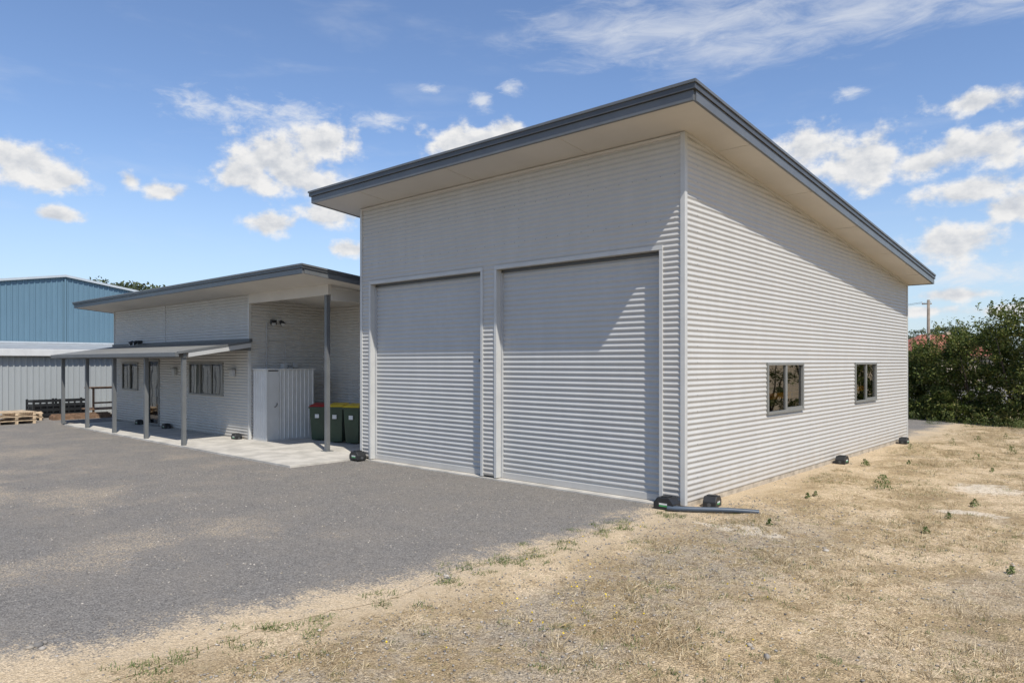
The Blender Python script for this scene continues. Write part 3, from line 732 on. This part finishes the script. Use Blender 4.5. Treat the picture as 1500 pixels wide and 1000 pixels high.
for k in range(34):
    x=0.3+4.5*rng.random(); y=-1+16*rng.random(); pl.append(plant(x,y,0.05+0.12*rng.random()*(y>7)+0.02,50))
for k in range(18):
    x=-1.5+5*rng.random(); y=19.0-0.52*x-0.8-1.5*rng.random(); 
    if x>0.2 or y>12: pl.append(plant(x,y,0.15+0.3*rng.random(),160))
rawmesh('leafy_weeds',leaves(np.concatenate(pl),0.018,0.4),4,M_weed,WD)
FL=[]
for cx,cy,n in ((1.35,-4.2,30),(1.0,-3.6,12),(2.2,-2.4,8),(0.4,-2.5,8),(0.2,-1.4,8),(2.9,-4.0,6),(0.9,-5.2,6)):
    for k in range(n):
        x=cx+rng.normal()*0.25; y=cy+rng.normal()*0.3; FL.append((x,y,gh(x,y)+0.02+0.02*rng.random()))
rawmesh('yellow_wildflowers',leaves(np.repeat(np.array(FL),3,axis=0),0.008,0.8),4,M_flower)
LP=np.stack([-8+8*rng.random(420),-8+7.8*rng.random(420),np.full(420,0.012)],1)
lv=leaves(LP,0.011,0.45).reshape(-1,4,3); lv[:,:,2]=0.010+0.25*(lv[:,:,2]-0.012); rawmesh('leaf_litter',lv.reshape(-1,3),4,M_straw)

ico=bmesh.new(); bmesh.ops.create_icosphere(ico,subdivisions=1,radius=1.0); iv=np.array([v.co[:] for v in ico.verts]); iff=np.array([[v.index for v in f.verts] for f in ico.faces]); ico.free()
def stones(name,P,s0,s1,power=3):
    N=len(P); z=np.array([gh(x,y) for x,y in P]); s=s0+(s1-s0)*rng.random(N)**power
    jit=1+0.35*(rng.random((N,len(iv),1))-0.5)
    ax=np.stack([0.7+0.6*rng.random(N),0.7+0.6*rng.random(N),0.4+0.35*rng.random(N)],1)
    V=iv[None]*jit*ax[:,None,:]*s[:,None,None]
    th=rng.random(N)*6.28; c,sn=np.cos(th)[:,None],np.sin(th)[:,None]
    V=np.stack([V[:,:,0]*c-V[:,:,1]*sn,V[:,:,0]*sn+V[:,:,1]*c,V[:,:,2]],2)
    V+=np.stack([P[:,0],P[:,1],z+0.004+s*0.15],1)[:,None,:]
    Fa=(iff[None]+(np.arange(N)*len(iv))[:,None,None]).reshape(-1,3); V=V.reshape(-1,3)
    me=bpy.data.meshes.new(name); me.vertices.add(len(V)); me.vertices.foreach_set('co',V.astype(np.float32).ravel())
    me.loops.add(len(Fa)*3); me.loops.foreach_set('vertex_index',Fa.astype(np.int32).ravel())
    me.polygons.add(len(Fa)); me.polygons.foreach_set('loop_start',np.arange(0,len(Fa)*3,3,dtype=np.int32))
    me.materials.append(M_stone); me.update(calc_edges=True)
    o=bpy.data.objects.new(name,me); col.objects.link(o); return o
Pg=np.concatenate([
  np.stack([-9+9*rng.random(12000),-8.5+8*rng.random(12000)],1),
  np.stack([0.2+3.2*np.abs(rng.normal(size=10000))*0.6,-7.5+9*rng.random(10000)],1),
  np.stack([0+5*rng.random(4000),-7+20*rng.random(4000)],1)])
st=stones('gravel',Pg,0.003,0.013,4)
rc=[]
for x,d_,n in ((653,6.63,5),(1200,7.6,3),(840,4.9,3),(1110,4.9,3),(60,5.0,4)):
    X_,Y_=px(x,d_)
    for k in range(n): rc.append((X_+0.05*rng.normal(),Y_+0.05*rng.normal()))
stones('small_rocks',np.array(rc),0.015,0.035,1)

# ================================================================= light + sky
SUNV=Vector((1.763,-0.8,2.6)).normalized()
sd=bpy.data.lights.new('sun','SUN'); sd.energy=5.0; sd.angle=R(0.53); sd.color=(1.0,0.955,0.88)
so=bpy.data.objects.new('sun',sd); col.objects.link(so); so.rotation_euler=SUNV.to_track_quat('Z','Y').to_euler(); so.location=(10,-10,20)
elev=math.asin(SUNV.z); az=math.atan2(SUNV.x,SUNV.y)
w=bpy.data.worlds.new("World"); scene.world=w; w.use_nodes=True
w.cycles.sampling_method='MANUAL'; w.cycles.sample_map_resolution=512
t=NT(w.node_tree); bg=w.node_tree.nodes['Background']
sky=t.node('ShaderNodeTexSky',sky_type='NISHITA'); sky.sun_disc=False; sky.sun_elevation=elev; sky.sun_rotation=az
sky.air_density=1.0; sky.dust_density=0.5; sky.ozone_density=2.0; sky.altitude=100
tc=t.node('ShaderNodeTexCoord'); dirv=tc.outputs['Generated']
sep=t.node('ShaderNodeSeparateXYZ'); t.link(dirv,sep.inputs[0])
AZ=t.math('ARCTAN2',sep.outputs[0],sep.outputs[1]); EL=t.math('ARCSINE',sep.outputs[2])
comb=t.node('ShaderNodeCombineXYZ'); t.link(AZ,comb.inputs[0]); t.link(EL,comb.inputs[1])
def ae(x,y):
    tt=(x-750)/F; a=math.atan(tt); return (-YAW+a, math.atan((530-y)/F*math.cos(a)))
def chain(blobs):
    cur=None
    for x,y,rx,ry in blobs:
        a,e=ae(x,y); tt=(x-750)/F; ra=rx/F/(1+tt*tt); re=ry/F/math.sqrt(1+tt*tt)
        n=t.node('ShaderNodeVectorMath',operation='MULTIPLY_ADD'); t.link(comb.outputs[0],n.inputs[0])
        n.inputs[1].default_value=(1/ra,1/re,0); n.inputs[2].default_value=(-a/ra,-e/re,0)
        l=t.node('ShaderNodeVectorMath',operation='LENGTH'); t.link(n.outputs[0],l.inputs[0])
        if cur is None: cur=l.outputs['Value']
        else:
            m=t.node('ShaderNodeMath',operation='SMOOTH_MIN'); t.link(cur,m.inputs[0]); t.link(l.outputs['Value'],m.inputs[1]); m.inputs[2].default_value=0.35; cur=m.outputs[0]
    return cur
cumulus=[(475,208,66,36),(410,235,82,42),(440,262,84,30),(365,258,58,26),(45,240,76,34),(92,262,46,22),(10,225,40,26),
 (240,280,36,16),(190,265,20,16),(90,315,44,13),(395,328,50,18),(485,312,60,22),(515,365,30,13),(700,208,95,28),(745,190,35,18),
 (1190,215,80,34),(1265,238,105,42),(1345,240,70,28),(1430,150,80,20),(1450,215,100,34),(1425,278,90,22),(1400,355,80,37),(1480,305,60,26),(1620,220,130,60),(1590,330,90,30),
 (-120,260,90,30),(1400,432,70,11),(1480,455,75,11),(1345,455,55,9)]
c1=chain(cumulus)
mpn=t.node('ShaderNodeMapping'); t.link(comb.outputs[0],mpn.inputs[0]); mpn.inputs['Scale'].default_value=(1,1.35,1)
n1=t.noise(mpn.outputs[0],24,6,0.58,0.0)
mpo=t.node('ShaderNodeMapping'); t.link(comb.outputs[0],mpo.inputs[0]); mpo.inputs['Scale'].default_value=(1,1.35,1); mpo.inputs['Location'].default_value=(0.005,0.014,0)
n2=t.noise(mpo.outputs[0],24,4,0.58,0.0)
dens=t.math('SUBTRACT',1.0,c1); dens=t.math('ADD',dens,t.math('MULTIPLY',t.math('SUBTRACT',n1,0.5),2.6))
a1=t.mr(dens,-0.15,0.6)
shade=t.math('ADD',t.math('MULTIPLY',t.math('SUBTRACT',n1,n2),3.4),0.58,clamp=True)
thick=t.mr(dens,0.3,1.3,1.0,0.0)
lit=t.math('ADD',t.math('MULTIPLY',shade,0.75),t.math('MULTIPLY',thick,0.32),clamp=True)
K=1.0/0.125
ccol=t.mix(lit,(0.52*K,0.565*K,0.64*K),(0.92*K,0.915*K,0.91*K))
wis=[(330,158,110,26),(560,175,45,16),(430,170,60,30),(750,130,26,13),(706,150,22,18),(1240,140,30,12),(630,130,20,9),(1430,400,120,30)]
c2=chain(wis)
mpw=t.node('ShaderNodeMapping'); t.link(comb.outputs[0],mpw.inputs[0]); mpw.inputs['Scale'].default_value=(1,2.2,1); mpw.inputs['Rotation'].default_value=(0,0,-0.3)
nw=t.noise(mpw.outputs[0],24,7,0.66,0.4)
a2=t.mr(t.math('ADD',t.math('SUBTRACT',1.0,c2),t.math('MULTIPLY',t.math('SUBTRACT',nw,0.5),3.0)),0.0,1.3,0,0.75)
ci=[(1000,40,260,50),(1250,20,260,45),(900,60,120,32),(1080,75,130,34),(1500,-20,200,40)]
c3=chain(ci)
mpc=t.node('ShaderNodeMapping'); t.link(comb.outputs[0],mpc.inputs[0]); mpc.inputs['Rotation'].default_value=(0,0,-0.35); mpc.inputs['Scale'].default_value=(1,4,1)
nc=t.noise(mpc.outputs[0],11,7,0.66,0.5)
a3=t.mr(t.math('ADD',t.math('SUBTRACT',1.0,c3),t.math('MULTIPLY',t.math('SUBTRACT',nc,0.5),2.4)),-0.15,1.3,0,0.62)
a4=t.mr(t.noise(mpc.outputs[0],5,5,0.6,0.3),0.5,0.85,0,0.2)
skyc=t.mix(1.0,sky.outputs[0],(1.16,1.22,1.36),'MULTIPLY')
skyc=t.mix(t.mr(EL,0.30,-0.02,0,0.6),skyc,(0.56*K,0.70*K,0.86*K))
soft=(0.86*K,0.88*K,0.91*K)
c=t.mix(a4,skyc,soft); c=t.mix(a3,c,soft); c=t.mix(a2,c,soft); c=t.mix(a1,c,ccol)
t.link(c,bg.inputs['Color']); bg.inputs['Strength'].default_value=0.12
